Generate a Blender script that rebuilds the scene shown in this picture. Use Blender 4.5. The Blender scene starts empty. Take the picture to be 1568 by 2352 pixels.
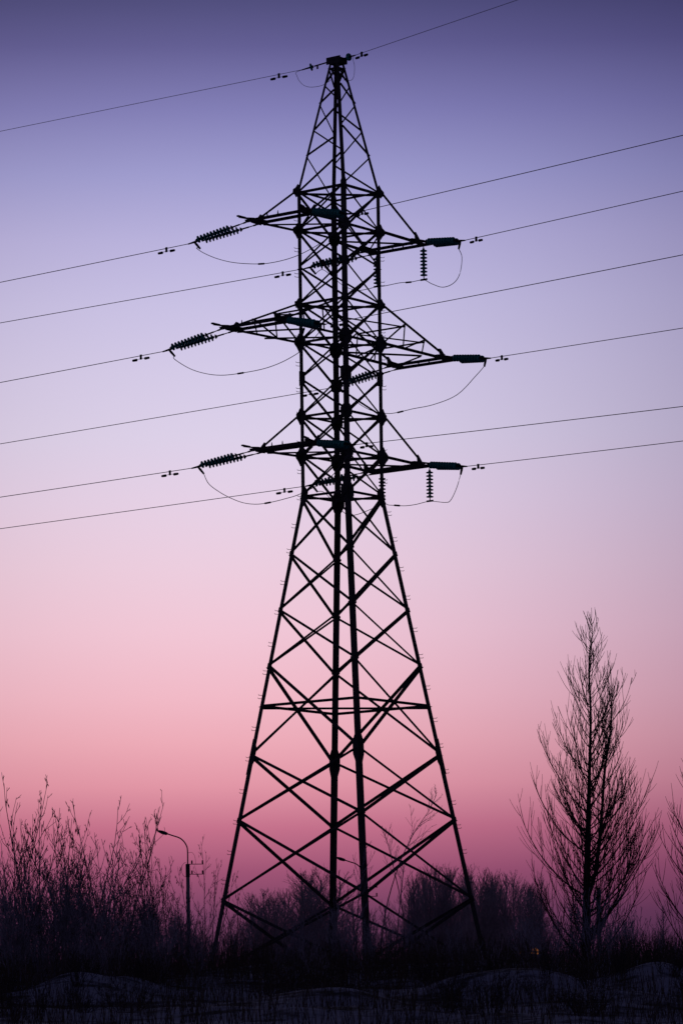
import bpy, math, random
import numpy as np
from mathutils import Vector, Matrix

sc = bpy.context.scene
COL = sc.collection

# ------------------------------------------------------------------ camera
FPX, YH, ROLL = 9037.9, 2497.8, 0.0136          # focal length in px of a 1568 px wide frame, horizon row, roll
cam_d = bpy.data.cameras.new("camera")
cam = bpy.data.objects.new("camera", cam_d)
COL.objects.link(cam)
cam_d.sensor_fit = 'HORIZONTAL'
cam_d.sensor_width = 36.0
cam_d.lens = 36.0 * FPX / 1568.0
cam_d.shift_y = (YH - 1176.0) / 1568.0
cam_d.clip_start = 0.5
cam_d.clip_end = 6000
cr, sr = math.cos(ROLL), math.sin(ROLL)
cam.matrix_world = Matrix(((cr, sr, 0, 0), (0, 0, -1, 0), (-sr, cr, 0, 0), (0, 0, 0, 1)))
sc.camera = cam

# ------------------------------------------------------------------ sky
def lin(c):
    return tuple((v / 255 / 12.92) if v / 255 <= 0.04045 else ((v / 255 + 0.055) / 1.055) ** 2.4 for v in c)

world = bpy.data.worlds.new("World")
sc.world = world
world.use_nodes = True
nt = world.node_tree
nt.nodes.clear()
N = nt.nodes.new
def mth(op, a, b=None, c=None):
    n = N('ShaderNodeMath'); n.operation = op
    for i, v in enumerate((a, b, c)):
        if v is None: continue
        if isinstance(v, (int, float)): n.inputs[i].default_value = v
        else: nt.links.new(v, n.inputs[i])
    return n.outputs[0]
tc = N('ShaderNodeTexCoord')
sep = N('ShaderNodeSeparateXYZ')
nt.links.new(tc.outputs['Generated'], sep.inputs[0])
SKY = [(2352, (50, 27, 46)), (2200, (82, 44, 69)), (2100, (114, 60, 90)), (2000, (158, 82, 112)), (1900, (197, 112, 136)),
       (1800, (226, 150, 164)), (1700, (237, 171, 182)), (1600, (241, 185, 197)), (1450, (241, 198, 212)),
       (1300, (236, 205, 221)), (1150, (229, 208, 228)), (1000, (220, 208, 231)), (850, (212, 202, 230)),
       (700, (201, 193, 227)), (550, (185, 178, 219)), (400, (159, 156, 205)), (250, (130, 126, 180)),
       (100, (98, 93, 144)), (0, (80, 77, 122)), (-160, (60, 60, 103)), (-420, (34, 36, 70)), (-900, (18, 20, 44))]
ZR = 0.40
ramp = N('ShaderNodeValToRGB')
el = ramp.color_ramp.elements
for i, (yp, c) in enumerate(SKY):
    t = (YH - yp) / FPX
    pos = (t / math.sqrt(1 + t * t)) / ZR
    e = el[0] if i == 0 else el.new(min(pos, 1.0))
    e.position = min(pos, 1.0)
    e.color = lin(c) + (1,)
# the extra default stop
for e in list(el):
    if e.color[0] > 0.99 and e.color[1] > 0.99:
        el.remove(e)
nt.links.new(mth('DIVIDE', sep.outputs[2], ZR), ramp.inputs[0])
az = mth('ARCTAN2', sep.outputs[0], sep.outputs[1])
comb = N('ShaderNodeCombineXYZ')                # the glow is widest in blue, narrowest in red
for ch, (gc, gw) in enumerate(((-0.033, 0.033), (-0.030, 0.031), (-0.024, 0.035))):
    d2 = mth('POWER', mth('ABSOLUTE', mth('SUBTRACT', az, gc)), 2.0)
    nt.links.new(mth('EXPONENT', mth('DIVIDE', d2, -gw)), comb.inputs[ch])
amb = N('ShaderNodeRGB'); amb.outputs[0].default_value = (0.0035, 0.0045, 0.0150, 1)
mul = N('ShaderNodeVectorMath'); mul.operation = 'MULTIPLY'
nt.links.new(ramp.outputs[0], mul.inputs[0]); nt.links.new(comb.outputs[0], mul.inputs[1])
add = N('ShaderNodeVectorMath'); add.operation = 'ADD'
nt.links.new(mul.outputs[0], add.inputs[0]); nt.links.new(amb.outputs[0], add.inputs[1])
# unseen purple sky glow added behind the camera to brighten brush and insulators
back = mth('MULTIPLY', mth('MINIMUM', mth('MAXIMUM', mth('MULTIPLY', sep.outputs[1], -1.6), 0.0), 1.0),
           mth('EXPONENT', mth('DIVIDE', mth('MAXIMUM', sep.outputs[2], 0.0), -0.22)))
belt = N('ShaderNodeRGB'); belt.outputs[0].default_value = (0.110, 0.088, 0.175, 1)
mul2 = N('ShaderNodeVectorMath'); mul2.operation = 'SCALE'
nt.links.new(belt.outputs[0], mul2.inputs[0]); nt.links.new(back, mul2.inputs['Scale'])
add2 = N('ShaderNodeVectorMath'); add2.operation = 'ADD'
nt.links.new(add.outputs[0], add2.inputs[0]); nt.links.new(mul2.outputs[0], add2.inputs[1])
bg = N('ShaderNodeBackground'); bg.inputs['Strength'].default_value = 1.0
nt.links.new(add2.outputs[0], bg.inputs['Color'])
wo = N('ShaderNodeOutputWorld')
nt.links.new(bg.outputs[0], wo.inputs['Surface'])

sc.view_settings.view_transform = 'Standard'
sc.view_settings.look = 'None'
sc.view_settings.exposure = 0.0
sc.view_settings.gamma = 1.0

# ------------------------------------------------------------------ materials
def mat(name, col, rough=0.8, metal=0.0, var=0.0, scale=6.0, col2=None, bump=0.0):
    m = bpy.data.materials.new(name); m.use_nodes = True
    t = m.node_tree; b = t.nodes['Principled BSDF']
    b.inputs['Roughness'].default_value = rough
    b.inputs['Metallic'].default_value = metal
    if var > 0:
        co = t.nodes.new('ShaderNodeTexCoord')
        no = t.nodes.new('ShaderNodeTexNoise'); no.inputs['Scale'].default_value = scale; no.inputs['Detail'].default_value = 5
        t.links.new(co.outputs['Object'], no.inputs['Vector'])
        r = t.nodes.new('ShaderNodeValToRGB')
        c2 = col2 or tuple(v * (1 - var) for v in col)
        r.color_ramp.elements[0].position = 0.35; r.color_ramp.elements[1].position = 0.65
        r.color_ramp.elements[0].color = c2 + (1,); r.color_ramp.elements[1].color = col + (1,)
        t.links.new(no.outputs['Fac'], r.inputs[0]); t.links.new(r.outputs[0], b.inputs['Base Color'])
        if bump:
            bp = t.nodes.new('ShaderNodeBump'); bp.inputs['Strength'].default_value = bump
            t.links.new(no.outputs['Fac'], bp.inputs['Height']); t.links.new(bp.outputs[0], b.inputs['Normal'])
    else:
        b.inputs['Base Color'].default_value = col + (1,)
    return m
M = {}
M['steel'] = mat('weathered_steel', (0.085, 0.08, 0.085), 0.65, 0.2, 0.4, 2.5)
M['fitting'] = mat('dark_fitting', (0.05, 0.05, 0.055), 0.6, 0.4, 0.3, 9)
M['wire'] = mat('aluminium_wire', (0.16, 0.15, 0.17), 0.55, 0.5, 0.2, 3)
M['concrete'] = mat('pole_concrete', (0.30, 0.29, 0.30), 0.9, 0, 0.3, 1.2)
M['bark'] = mat('dark_bark', (0.075, 0.062, 0.06), 0.95, 0, 0.4, 5)
M['twig'] = mat('frosty_twig', (0.34, 0.31, 0.36), 0.95, 0, 0.6, 1.5, (0.10, 0.085, 0.09))
M['frost'] = mat('hoar_frost_twig', (0.62, 0.60, 0.68), 0.95, 0, 0.5, 2.0, (0.25, 0.22, 0.26))  # frost, made paler still to stand in for low mist over the brush
M['seed'] = mat('dry_seed', (0.09, 0.06, 0.045), 0.95, 0, 0.4, 6)
M['far'] = mat('haze_paled_bark', (0.56, 0.47, 0.50), 0.95, 0, 0.5, 0.35, (0.28, 0.22, 0.23))  # bark colour lightened to stand in for haze over the distant trees
M['grass'] = mat('dry_grass', (0.13, 0.10, 0.07), 0.95, 0, 0.5, 3)
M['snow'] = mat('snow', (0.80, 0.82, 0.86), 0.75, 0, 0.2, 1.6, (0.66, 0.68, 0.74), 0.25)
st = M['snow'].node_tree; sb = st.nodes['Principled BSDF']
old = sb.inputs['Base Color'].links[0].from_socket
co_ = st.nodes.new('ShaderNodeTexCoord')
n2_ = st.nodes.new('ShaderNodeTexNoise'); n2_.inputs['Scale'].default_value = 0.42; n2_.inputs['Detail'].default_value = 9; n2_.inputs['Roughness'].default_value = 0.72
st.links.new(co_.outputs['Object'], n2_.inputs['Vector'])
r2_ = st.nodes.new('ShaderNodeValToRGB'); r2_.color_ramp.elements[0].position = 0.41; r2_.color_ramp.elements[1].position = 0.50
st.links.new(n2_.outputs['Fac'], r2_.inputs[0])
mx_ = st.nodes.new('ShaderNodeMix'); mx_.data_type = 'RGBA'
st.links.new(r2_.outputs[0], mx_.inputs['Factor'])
mx_.inputs['A'].default_value = (0.07, 0.06, 0.05, 1)      # dark litter colour, patched in at random to darken the snow overall
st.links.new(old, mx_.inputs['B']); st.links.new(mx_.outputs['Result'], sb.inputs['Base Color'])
gm = bpy.data.materials.new('bottle_glass'); gm.use_nodes = True
gb = gm.node_tree.nodes['Principled BSDF']
gb.inputs['Base Color'].default_value = (0.08, 0.74, 0.62, 1)
gb.inputs['Roughness'].default_value = 0.18
gb.inputs['IOR'].default_value = 1.5
gb.inputs['Transmission Weight'].default_value = 0.6
M['glass'] = gm
em = bpy.data.materials.new('lit_lamp_glass'); em.use_nodes = True
eb = em.node_tree.nodes['Principled BSDF']
eb.inputs['Base Color'].default_value = (0.3, 0.12, 0.03, 1)
eb.inputs['Emission Color'].default_value = (1.0, 0.32, 0.06, 1)
eb.inputs['Emission Strength'].default_value = 0.7
M['lamp'] = em

# ------------------------------------------------------------------ helpers
def tag(o, label=None, cat=None, group=None, kind=None):
    if label: o['label'] = label
    if cat: o['category'] = cat
    if group: o['group'] = group
    if kind: o['kind'] = kind
    return o
def empty(name, loc=(0, 0, 0)):
    o = bpy.data.objects.new(name, None); COL.objects.link(o)
    o.location = loc; o.empty_display_size = 0.3
    return o
class MB:
    """collects shapes given in world space and links them as one mesh object"""
    def __init__(s): s.v = []; s.f = []
    def poly(s, V, F):
        b = len(s.v); s.v += [tuple(p) for p in V]; s.f += [tuple(i + b for i in f) for f in F]
    def bar(s, p, q, a, b_, a0=-0.5, b0=-0.5):
        """box from p to q; a, b_ are full cross vectors; a0, b0 where the section starts"""
        p = Vector(p); q = Vector(q); a = Vector(a); b_ = Vector(b_)
        V = []
        for e in (p, q):
            for (i, j) in ((0, 0), (1, 0), (1, 1), (0, 1)):
                V.append(e + a * (a0 + i) + b_ * (b0 + j))
        s.poly(V, [(0, 3, 2, 1), (4, 5, 6, 7), (0, 1, 5, 4), (1, 2, 6, 5), (2, 3, 7, 6), (3, 0, 4, 7)])
    def angle(s, p, q, w, t, n, flip=1):
        """rolled steel angle: one flange in the plane normal to n (at p-q), the other along n*flip"""
        p = Vector(p); q = Vector(q); d = (q - p).normalized()
        n = Vector(n); n = (n - d * n.dot(d)).normalized()
        m = d.cross(n).normalized()
        s.bar(p, q, m * w, n * (t * flip), -0.5, 0)
        s.bar(p + n * (t * flip), q + n * (t * flip), m * t, n * ((w - t) * flip), -0.5 * w / t, 0)
    def tube(s, pts, r, n=8, cap=True):
        pts = [Vector(p) for p in pts]
        R = r if isinstance(r, (list, tuple)) else [r] * len(pts)
        b = len(s.v)
        for i, p in enumerate(pts):
            d = (pts[min(i + 1, len(pts) - 1)] - pts[max(i - 1, 0)]).normalized()
            ref = Vector((0, 0, 1)) if abs(d.z) < 0.9 else Vector((1, 0, 0))
            x = d.cross(ref).normalized(); y = d.cross(x)
            for k in range(n):
                a = 2 * math.pi * k / n
                s.v.append(tuple(p + x * (R[i] * math.cos(a)) + y * (R[i] * math.sin(a))))
        for i in range(len(pts) - 1):
            for k in range(n):
                k2 = (k + 1) % n
                s.f.append((b + i * n + k, b + i * n + k2, b + (i + 1) * n + k2, b + (i + 1) * n + k))
        if cap:
            s.f.append(tuple(b + k for k in reversed(range(n))))
            s.f.append(tuple(b + (len(pts) - 1) * n + k for k in range(n)))
    def lathe(s, o, axis, prof, n=16):
        """prof: (distance along axis, radius)"""
        o = Vector(o); d = Vector(axis).normalized()
        s.tube([o + d * a for a, _ in prof], [max(r, 0.0005) for _, r in prof], n)
    def plate(s, V, n, t):
        """polygon V (planar) thickened by t along n"""
        n = Vector(n).normalized(); V = [Vector(v) for v in V]; k = len(V)
        s.poly(V + [v + n * t for v in V], [tuple(reversed(range(k))), tuple(range(k, 2 * k))] +
               [(i, (i + 1) % k, k + (i + 1) % k, k + i) for i in range(k)])
    def build(s, name, m, parent=None, origin=None, smooth=False):
        me = bpy.data.meshes.new(name)
        off = Vector(origin) if origin is not None else (Vector(parent_loc(parent)) if parent else Vector((0, 0, 0)))
        me.from_pydata([tuple(Vector(v) - off) for v in s.v], [], s.f)
        me.materials.append(M[m]); me.update()
        if smooth:
            for p in me.polygons: p.use_smooth = True
        o = bpy.data.objects.new(name, me); COL.objects.link(o)
        if parent: o.parent = parent; o.location = off - Vector(parent_loc(parent))
        else: o.location = off
        return o
def parent_loc(p):
    l = Vector((0, 0, 0))
    while p: l = l + p.location; p = p.parent
    return l
def W(px, py, Y):
    """a point at distance Y that the photograph shows at (px, py) in its 1568 x 2352 grid"""
    a, b = px - 784, YH - py
    return Vector(((a * cr + b * sr) * Y / FPX, Y, (-a * sr + b * cr) * Y / FPX))

# ------------------------------------------------------------------ ground
def smooth(t):
    t = max(0.0, min(1.0, t)); return t * t * (3 - 2 * t)
PROF = [(0, -1.7), (30, -0.5), (50, 0.30), (70, 1.0), (84, 1.62), (95, 2.2), (104, 2.75), (118, 3.6), (135, 4.1), (170, 4.15), (6000, 4.2)]
MOUNDS = [(-6.4, 95, 1.15, 3.5, 0.62), (-5.2, 97, 0.8, 3, 0.28), (4.3, 93, 1.5, 4, 0.72), (2.5, 92, 0.9, 3, 0.25), (-0.3, 88, 1.6, 3, 0.30),
          (7.9, 98, 1.2, 4, 0.6), (-2.8, 84, 1.5, 3, 0.2), (0.8, 80, 2.0, 3, 0.18), (-8.5, 90, 1.2, 3, 0.4), (6.4, 86, 1.4, 3, 0.25)]
def ground_z(x, y):
    for (y0, z0), (y1, z1) in zip(PROF, PROF[1:]):
        if y <= y1 or y1 == 6000:
            z = z0 + (z1 - z0) * max(0, min(1, (y - y0) / (y1 - y0))); break
    for mx, my, sx, sy, h in MOUNDS:
        q = ((x - mx) / sx) ** 2 + ((y - my) / sy) ** 2
        if q < 9: z += h * math.exp(-q)
    if 60 < y < 140:
        z += 0.10 * math.sin(x * 0.9 + y * 0.31) * math.sin(y * 0.45 - x * 0.2) + 0.05 * math.sin(x * 2.3 + 1.0) * math.sin(y * 1.1)
    return z
def build_ground():
    xs = sorted(set([-3000, -1000, -400, -150, -80, -50] + [-30 + 1.5 * i for i in range(41)] + [-12 + 0.25 * i for i in range(97)] + [50, 80, 150, 400, 1000, 3000]))
    ys = sorted(set([-400, -100, -40, 0, 20, 40, 55] + [60 + 0.5 * i for i in range(161)] + [150, 170, 200, 250, 320, 450, 800, 1600, 3000, 5000]))
    V = [(x, y, ground_z(x, y) if y > 0 else -1.7) for y in ys for x in xs]
    n = len(xs)
    F = [(j * n + i, j * n + i + 1, (j + 1) * n + i + 1, (j + 1) * n + i) for j in range(len(ys) - 1) for i in range(n - 1)]
    mb = MB(); mb.poly(V, F)
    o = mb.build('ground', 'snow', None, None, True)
    tag(o, 'snow covered ground rising in low banks to the tower', 'ground', None, 'structure')
build_ground()

# ------------------------------------------------------------------ lattice tower
TX, TY, TH = 0.326, 139.04, 0.1273
TZ = 4.0
nN = Vector((math.sin(TH), -math.cos(TH), 0)); nL = Vector((-math.cos(TH), -math.sin(TH), 0))
U = (nN + nL).normalized(); V_ = (nN - nL).normalized()     # U: towards the near crossarms, V_: along the line to the right
def P(u, v, h): return Vector((TX, TY, h)) + U * u + V_ * v - Vector((0, 0, 0))
RP = [(3.6, 5.12), (20.89, 1.468), (31.64, 1.468), (36.20, 0.255)]
def rad(h):
    for (h0, r0), (h1, r1) in zip(RP, RP[1:]):
        if h <= h1: return r0 + (r1 - r0) * (h - h0) / (h1 - h0)
    return RP[-1][1]
CORN = [(1, 1), (1, -1), (-1, -1), (-1, 1)]     # N, L, F, R
def corner(k, h, ins=0.0):
    a = rad(h) / math.sqrt(2) - ins
    su, sv = CORN[k % 4]
    return P(su * a, sv * a, h)
tower = empty('transmission_tower', (TX, TY, TZ))
tag(tower, 'dark steel lattice pylon with three pairs of crossarms and a pointed top', 'pylon')
LOW = [20.89, 18.86, 16.87, 14.90, 11.75, 9.45, 6.63, 3.9]
BODY = [31.64, 30.28, 28.98, 27.68, 26.33, 25.04, 23.71, 22.31, 20.89]
PEAK = [36.15, 35.42, 34.72, 33.82, 32.88, 31.64]
legs = []
def leg_w(h): return 0.165 if h < 20.9 else (0.15 if h < 31.7 else 0.10)
for k in range(4):
    su, sv = CORN[k]
    mb = MB()
    hs = [3.6, 11.75, 11.751, 20.89, 20.891, 31.64, 31.641, 36.2]
    ws = [0.185, 0.18, 0.165, 0.165, 0.150, 0.145, 0.10, 0.09]
    t = 0.014
    V = []
    for h, w in zip(hs, ws):
        c = corner(k, h)
        au, av = U * (-su), V_ * (-sv)
        V += [c, c + au * w, c + au * w + av * t, c + au * t + av * t, c + au * t + av * w, c + av * w]
    F = []
    for i in range(len(hs) - 1):
        for j in range(6):
            j2 = (j + 1) % 6
            F.append((i * 6 + j, i * 6 + j2, (i + 1) * 6 + j2, (i + 1) * 6 + j))
    F += [(0, 1, 2, 3, 4, 5), tuple(len(V) - 1 - i for i in range(6))]
    mb.poly(V, F)
    legs.append(mb.build('leg', 'steel', tower))

# face i lies between corner i and i+1; outward normals
FN = [U, -V_, -U, V_]
def face_normal(i, h0, h1):
    a, b, c = corner(i, h0), corner(i + 1, h0), corner(i, h1)
    n = (b - a).cross(c - a).normalized()
    return n if n.dot(FN[i]) > 0 else -n
RINGS = [31.64, 30.28, 27.68, 26.33, 23.71, 22.31, 20.89]
for i in range(4):
    for h in RINGS + [13.47, 36.0]:
        mb = MB()
        if h == 13.47:
            n = face_normal(i, h - 0.1, h)
            mb.angle(corner(i, h, 0.02) + n * 0.004, corner(i + 1, h, 0.02) + n * 0.004, 0.10, 0.010, n, 1)
        elif h == 36.0:
            mb.angle(corner(i, h, 0.02), corner(i + 1, h, 0.02), 0.06, 0.008, FN[i], -1)
        else:
            n = face_normal(i, h, h + 0.1)
            mb.angle(corner(i, h, 0.05) - n * 0.03, corner(i + 1, h, 0.05) - n * 0.03, 0.075, 0.010, n, -1)
        mb.build('crossbar', 'steel', tower)
def brace(i, a, ha, b, hb, w, out):
    n = face_normal(i, min(ha, hb), max(ha, hb) + 0.01)
    p, q = corner(a, ha), corner(b, hb)
    d = (q - p).normalized()
    off = n * 0.006 if out else n * (-0.024)
    mb = MB()
    mb.angle(p + d * 0.06 + off, q - d * 0.06 + off, w, 0.009, n, 1 if out else -1)
    mb.build('brace', 'steel', legs[i])
for i in range(4):
    for ha, hb in zip(LOW, LOW[1:]):
        w = 0.078 if ha > 14.95 else 0.094
        brace(i, i, ha, i + 1, hb, w, True)
        brace(i, i + 1, ha, i, hb, w, False)
    for ha, hb in zip(BODY, BODY[1:]):
        brace(i, i, ha, i + 1, hb, 0.066, True)
        brace(i, i + 1, ha, i, hb, 0.066, False)
    # peak: one zigzag per face, alternate faces offset
    seq = PEAK[1:]
    start = i if i % 2 == 1 else i + 1              # the corner that owns the even levels on this face
    # rotate so that the owners run L, N, R, F around the tower
    own = {0: 1, 3: 0, 2: 3, 1: 2}[i]
    oth = i if own == (i + 1) % 4 else i + 1
    for j in range(4):
        a, b = (own, oth) if j % 2 == 0 else (oth, own)
        brace(i, a, seq[j], b, seq[j + 1], 0.052, j % 2 == 0)
    brace(i, i, 36.08, i + 1, 35.42, 0.045, True)
    brace(i, i + 1, 36.08, i, 35.42, 0.045, False)
# flat cross members seen edge-on inside the rings
for h in RINGS + [13.47]:
    mb = MB()
    mb.angle(corner(1, h, 0.06) - Vector((0, 0, .05)), corner(3, h, 0.06) - Vector((0, 0, .05)), 0.07, 0.01, (0, 0, 1), -1)
    mb.build('plan_brace', 'steel', tower)
    if h in (30.28, 26.33, 22.31):
        mb = MB()
        mb.angle(corner(0, h, 0.06) - Vector((0, 0, .14)), corner(2, h, 0.06) - Vector((0, 0, .14)), 0.07, 0.01, (0, 0, 1), -1)
        mb.build('plan_brace', 'steel', tower)
# gusset plates: (level, inward reach, up, down, outward reach beside the crossarms)
GUS = [(31.64, 0.12, 0.22, 0.16, 0.22), (30.28, 0.27, 0.20, 0.24, 0.24), (27.68, 0.16, 0.16, 0.18, 0.20), (26.33, 0.30, 0.24, 0.28, 0.26),
       (25.04, 0.25, 0.26, 0.26, 0), (23.71, 0.27, 0.22, 0.25, 0.20), (22.31, 0.30, 0.26, 0.30, 0.26), (20.89, 0.30, 0.30, 0.38, 0),
       (11.75, 0.25, 0.46, 0.58, 0)] + [(h, 0.185, 0.07, 0.07, 0) for h in (18.86, 16.87, 14.90, 9.45, 6.63)]
for k in range(4):
    su, sv = CORN[k]
    for h, wi, up, dn, wo_ in GUS:
        for fi in ((k), (k - 1) % 4):
            n = face_normal(fi, h - 0.05, h + 0.05)
            other = fi + 1 if fi == k else fi
            e = (corner(other, h) - corner(k, h)).normalized()
            z = (corner(k, h + 0.3) - corner(k, h - 0.3)).normalized()
            c = corner(k, h) + n * 0.017
            pts = [(0.0, up * 1.25), (wi * 0.55, up), (wi, up * 0.45), (wi, -dn * 0.45), (wi * 0.55, -dn), (0.0, -dn * 1.25)]
            if wo_ and abs(FN[fi].dot(V_)) > 0.5:   # plates that also carry a crossarm chord
                pts += [(-wo_ * 0.45, -dn * 0.75), (-wo_, -0.10), (-wo_, 0.06), (-wo_ * 0.45, up * 0.6)]
            if h == 25.04:
                pts = [(0, up), (wi, up * 0.8), (wi, -dn * 0.8), (0, -dn)]
            mb = MB(); mb.plate([c + e * x + z * y for x, y in pts], n, 0.012)
            mb.build('gusset_plate', 'steel', legs[k])
# step bolts on the outer edges of the two side legs
rb = random.Random(5)
for k in (1, 3):
    su, sv = CORN[k]
    side = nL if k == 1 else -nL
    i = 0; h = 7.2
    while h < 31.2:
        for s_ in (0, 1):
            c = corner(k, h + 0.12 * s_)
            mb = MB()
            d = (side + (U if s_ else V_) * 0.35 * (1 if k == 1 else -1)).normalized()
            mb.tube([c - d * 0.02, c + d * 0.12, c + d * 0.14 + Vector((0, 0, 0.035))], 0.010, 6)
            mb.build('step_bolt', 'steel', legs[k])
        h += 1.0 + rb.uniform(-0.15, 0.15)

# crossarms: lower chords, twin end beams along the line, ties or trussed top chords
ARMS = [('top', 30.28, 31.64, 3.02, 3.58), ('mid', 26.33, 27.68, 4.48, 5.06), ('bottom', 22.31, 23.71, 2.98, 3.50)]
NAME = {1: 'near', -1: 'far'}
for an, hl, hu, ui, uo in ARMS:
    hb = hl - 0.07
    for s in (1, -1):
        b0 = rad(hl) / math.sqrt(2)
        mb = MB()
        zt = Vector((0, 0, 1))
        for t in (1, -1):
            mb.angle(P(s * (b0 + 0.05), t * (b0 + 0.02), hl - 0.02), P(s * ui, t * 1.10, hb), 0.085, 0.010, V_ * t, 1)
        if an == 'mid':
            mb.angle(P(s * b0, -b0, hl - .03), P(s * 3.4, 1.04, hb - .03), 0.06, 0.009, zt, -1)
            mb.angle(P(s * 3.4, 1.04, hb - .05), P(s * ui, -1.05, hb - .05), 0.06, 0.009, zt, -1)
            mb.angle(P(s * b0, b0, hl - .06), P(s * 3.0, -1.04, hb - .06), 0.06, 0.009, zt, -1)
        else:
            mb.angle(P(s * b0, -b0, hl - .03), P(s * ui, 1.0, hb - .03), 0.055, 0.009, zt, -1)
            mb.angle(P(s * b0, b0, hl - .05), P(s * ui, -1.0, hb - .05), 0.055, 0.009, zt, -1)
        arm = mb.build('crossarm', 'steel', tower)
        for uu in (ui, uo):                     # channels of the end beam
            mb = MB()
            mb.bar(P(s * uu, -1.36, hb), P(s * uu, 1.36, hb), U * 0.012, zt * 0.10)
            for z_ in (0.045, -0.045):
                mb.bar(P(s * (uu + 0.035), -1.355, hb + z_), P(s * (uu + 0.035), 1.355, hb + z_), U * 0.040, zt * 0.012)
            mb.build('end_beam', 'steel', arm)
        for t in (1, -1):                       # cross plates joining the two channels
            mb = MB()
            mb.plate([P(s * (ui - 0.25), t * 1.16, hb + 0.085), P(s * (uo + 0.30), t * 1.42, hb + 0.085), P(s * (uo + 0.30), t * 1.32, hb + 0.085), P(s * (uo - .05), t * 1.02, hb + 0.085), P(s * (ui - 0.25), t * 0.92, hb + 0.085)], zt, 0.014)
            mb.bar(P(s * (ui + 0.02), t * 1.12, hb - .01), P(s * (uo - 0.02), t * 1.12, hb - .01), V_ * 0.012, zt * 0.12)
            mb.bar(P(s * (uo + 0.08), t * 1.30, hb + 0.11), P(s * (uo + 0.42), t * 1.36, hb + 0.13), V_ * 0.09, zt * 0.05)
            mb.build('end_plate', 'steel', arm)
        mb = MB()
        for v0 in (-0.35, 0.12):
            mb.tube([P(s * (uo + .03), v0, hb + 0.06), P(s * (uo + .03), v0, hb + 0.17)], [0.03, 0.012], 6)
        mb.build('bird_spike', 'steel', arm)
        if an != 'mid':
            for t in (1, -1):
                mb = MB()
                mb.angle(P(s * (b0 + 0.14), t * (b0 + .03), hu - 0.06), P(s * (ui + .1), t * 1.16, hb + 0.11), 0.055, 0.009, V_ * t, 1)
                mb.plate([P(s * (ui - 0.18), t * 1.19, hb + 0.32), P(s * (ui - 0.08), t * 1.19, hb + 0.34), P(s * (ui + 0.32), t * 1.19, hb - .05), P(s * (ui - 0.12), t * 1.19, hb - .05)], V_ * t, 0.012)
                mb.build('tie_bar', 'steel', arm)
        else:
            for t in (1, -1):
                top0, top1 = Vector((b0 + 0.1, b0 + 0.02, hu - 0.04)), Vector((ui + 0.15, 1.14, hb + 0.10))
                q = lambda f: top0.lerp(top1, f)
                bq = lambda f: Vector((b0 + (ui - b0) * f, 1.06 + 0.05 * f, hl - 0.02))
                mb = MB()
                mb.angle(P(s * top0.x, t * top0.y, top0.z), P(s * top1.x, t * top1.y, top1.z), 0.06, 0.009, V_ * t, 1)
                mb.plate([P(s * (ui - 0.25), t * 1.17, hb + 0.30), P(s * (ui - 0.1), t * 1.17, hb + 0.32), P(s * (ui + 0.35), t * 1.17, hb - .05), P(s * (ui - 0.12), t * 1.17, hb - .05)], V_ * t, 0.012)
                mb.build('top_chord', 'steel', arm)
                for f0 in (0.36, 0.68):
                    a, b = q(f0), bq(f0)
                    mb = MB(); mb.angle(P(s * a.x, t * (a.y - .02), a.z), P(s * b.x, t * (b.y - .02), b.z - .03), 0.055, 0.009, V_ * t, -1)
                    mb.build('strut', 'steel', arm)
                for f0, f1 in ((0.02, 0.36), (0.38, 0.68)):
                    a, b = bq(f0), q(f1)
                    mb = MB(); mb.angle(P(s * a.x, t * (a.y - .035), a.z), P(s * b.x, t * (b.y - .035), b.z), 0.045, 0.008, V_ * t, -1)
                    mb.build('strut', 'steel', arm)
            for f0 in (0.36, 0.68):             # members linking the two top chords
                a = top0.lerp(top1, f0)
                for sg in (1,):
                    mb = MB(); mb.angle(P(s * a.x, -a.y + .02, a.z - .04), P(s * a.x, a.y - .02, a.z - .04), 0.05, 0.009, zt, -1)
                    mb.build('strut', 'steel', arm)
                mb = MB()
                c0 = top0 if f0 < .5 else top0.lerp(top1, 0.36)
                mb.angle(P(s * c0.x, -c0.y + .04, c0.z - .07), P(s * a.x, a.y - .04, a.z - .07), 0.045, 0.008, zt, -1)
                mb.build('strut', 'steel', arm)
# cap at the peak
mb = MB()
mb.bar(P(0, -0.25, 36.28), P(0, 0.25, 36.28), U * 0.36, Vector((0, 0, 0.20)))
for t in (1, -1):
    mb.bar(P(t * 0.20, -0.31, 36.28), P(t * 0.20, 0.31, 36.28), U * 0.014, Vector((0, 0, 0.25)))
mb.build('peak_cap', 'steel', tower)

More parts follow.
